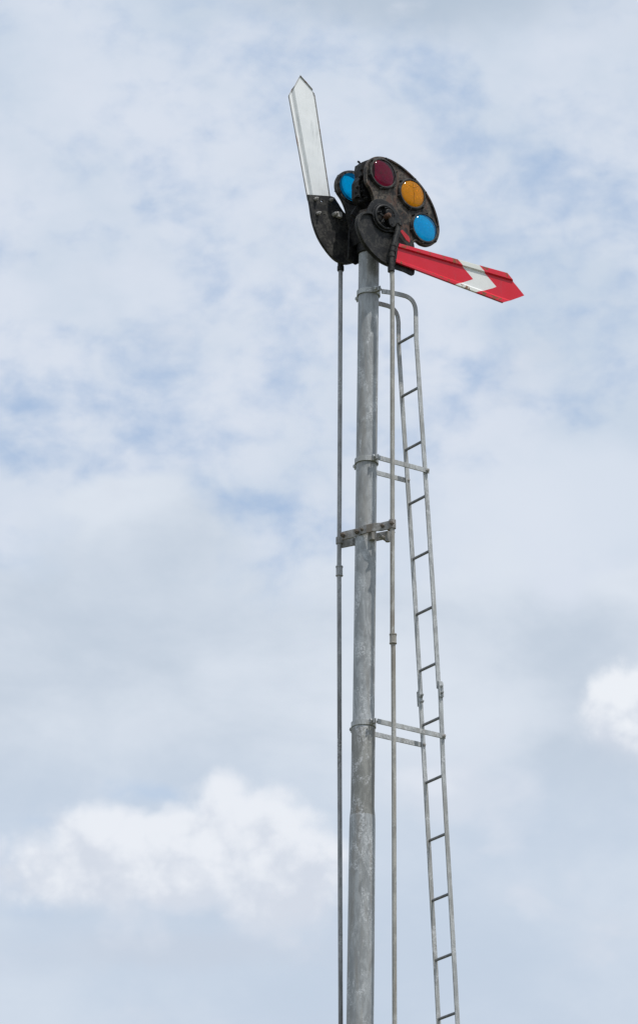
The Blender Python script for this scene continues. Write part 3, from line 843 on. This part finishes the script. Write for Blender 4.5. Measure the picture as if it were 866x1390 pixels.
# cumulus heads
vecC = dvec((1, 1, 1.05), (4, 2, 9), .006, 90)
pC = puff(58, vecC); pD = puff(95, dvec((1, 1, 1), (8, 3, 5), .006, 110))
nC = dn(130, 6, .6, .3, (1, 1, 1), (1, 1, 6))
def cumulus(parts, amp, lo_, hi_, bright, shade, y0, y1, col, opa=1.0, soft=None):
    core = addm(parts)
    near_ = step(nt, core, .04, .35)
    f_ = addm([(core, 1), (math_(nt, 'MULTIPLY', near_, addm([(math_(nt, 'SUBTRACT', pC, .55), amp), (math_(nt, 'SUBTRACT', nC, .5), amp * .45)])), 1)])
    # tops are crisp, undersides melt away
    t = step(nt, YP, y0, y1)
    hi2 = math_(nt, 'ADD', hi_, math_(nt, 'MULTIPLY', t, .55))
    r = nt.nodes.new('ShaderNodeMapRange'); r.interpolation_type = 'SMOOTHSTEP'; r.inputs[1].default_value = lo_
    nt.links.new(hi2, r.inputs[2]); nt.links.new(f_, r.inputs[0]); mk = r.outputs[0]
    sh = step(nt, math_(nt, 'ADD', lin(YP, y0, y1), addm([(math_(nt, 'SUBTRACT', pD, .55), -2.0), (math_(nt, 'SUBTRACT', nC, .5), -1.2), (math_(nt, 'SUBTRACT', v2, .5), 2.0)])), -.2, 1.1)
    return mix(nt, math_(nt, 'MULTIPLY', mk, opa), col, mix(nt, sh, bright, shade))
under = step(nt, addm([(blob(235, 1290, 200, 30), 1), (math_(nt, 'SUBTRACT', gs2, .5), 2.0)]), .1, 1.0)
col = mix(nt, math_(nt, 'MULTIPLY', under, .7), col, C(198, 208, 223))
halo = step(nt, addm([(blob(245, 1180, 215, 85), 1), (math_(nt, 'SUBTRACT', gs2, .5), 1.6), (math_(nt, 'SUBTRACT', pC, .55), 1.0)]), .15, .95)
col = mix(nt, math_(nt, 'MULTIPLY', halo, .9), col, C(216, 223, 235))
halo2 = step(nt, addm([(blob(600, 1075, 150, 62), 1), (math_(nt, 'SUBTRACT', gs2, .5), 1.8), (math_(nt, 'SUBTRACT', pC, .55), 1.2)]), .2, 1.1)
col = mix(nt, math_(nt, 'MULTIPLY', halo2, .75), col, C(216, 223, 235))
halo3 = step(nt, addm([(blob(860, 975, 95, 60), 1), (math_(nt, 'SUBTRACT', gs2, .5), 1.8)]), .1, 1.1)
col = mix(nt, math_(nt, 'MULTIPLY', halo3, .8), col, C(214, 222, 234))
col = cumulus([(blob(560, 1060, 60, 30), 1), (blob(480, 1075, 60, 40), .6), (blob(620, 1060, 50, 24), .7)], 1.3, .25, 1.1, C(224, 230, 240), C(212, 220, 233), 1030, 1110, col, .8)
col = cumulus([(blob(110, 1160, 85, 58), 1), (blob(205, 1145, 85, 50), 1), (blob(300, 1120, 78, 64), 1.05), (blob(390, 1150, 68, 75), 1), (blob(300, 1062, 30, 26), .5), (blob(80, 1205, 60, 30), .8), (blob(240, 1212, 190, 58), .95), (blob(405, 1230, 70, 46), .7)],
              1.7, .12, 1.0, C(235, 239, 246), C(212, 219, 231), 1130, 1275, col, .95)
col = cumulus([(blob(838, 968, 66, 44), 1), (blob(895, 965, 85, 66), 1), (blob(850, 1010, 90, 34), .4)], 1.4, .28, .80, C(237, 241, 247), C(208, 216, 229), 950, 1030, col, .97)
col = cumulus([(blob(-14, 1262, 34, 40), 1), (blob(20, 1300, 50, 30), .5)], 1.3, .30, .85, C(226, 232, 242), C(212, 220, 232), 1240, 1300, col)
nt.links.new(col, bg.inputs[0])

S.view_settings.view_transform = 'Standard'; S.view_settings.look = 'None'
S.view_settings.exposure = 0; S.view_settings.gamma = 1
S.render.engine = 'CYCLES'; S.cycles.use_denoising = True
S.cycles.max_bounces = 10; S.cycles.transmission_bounces = 8
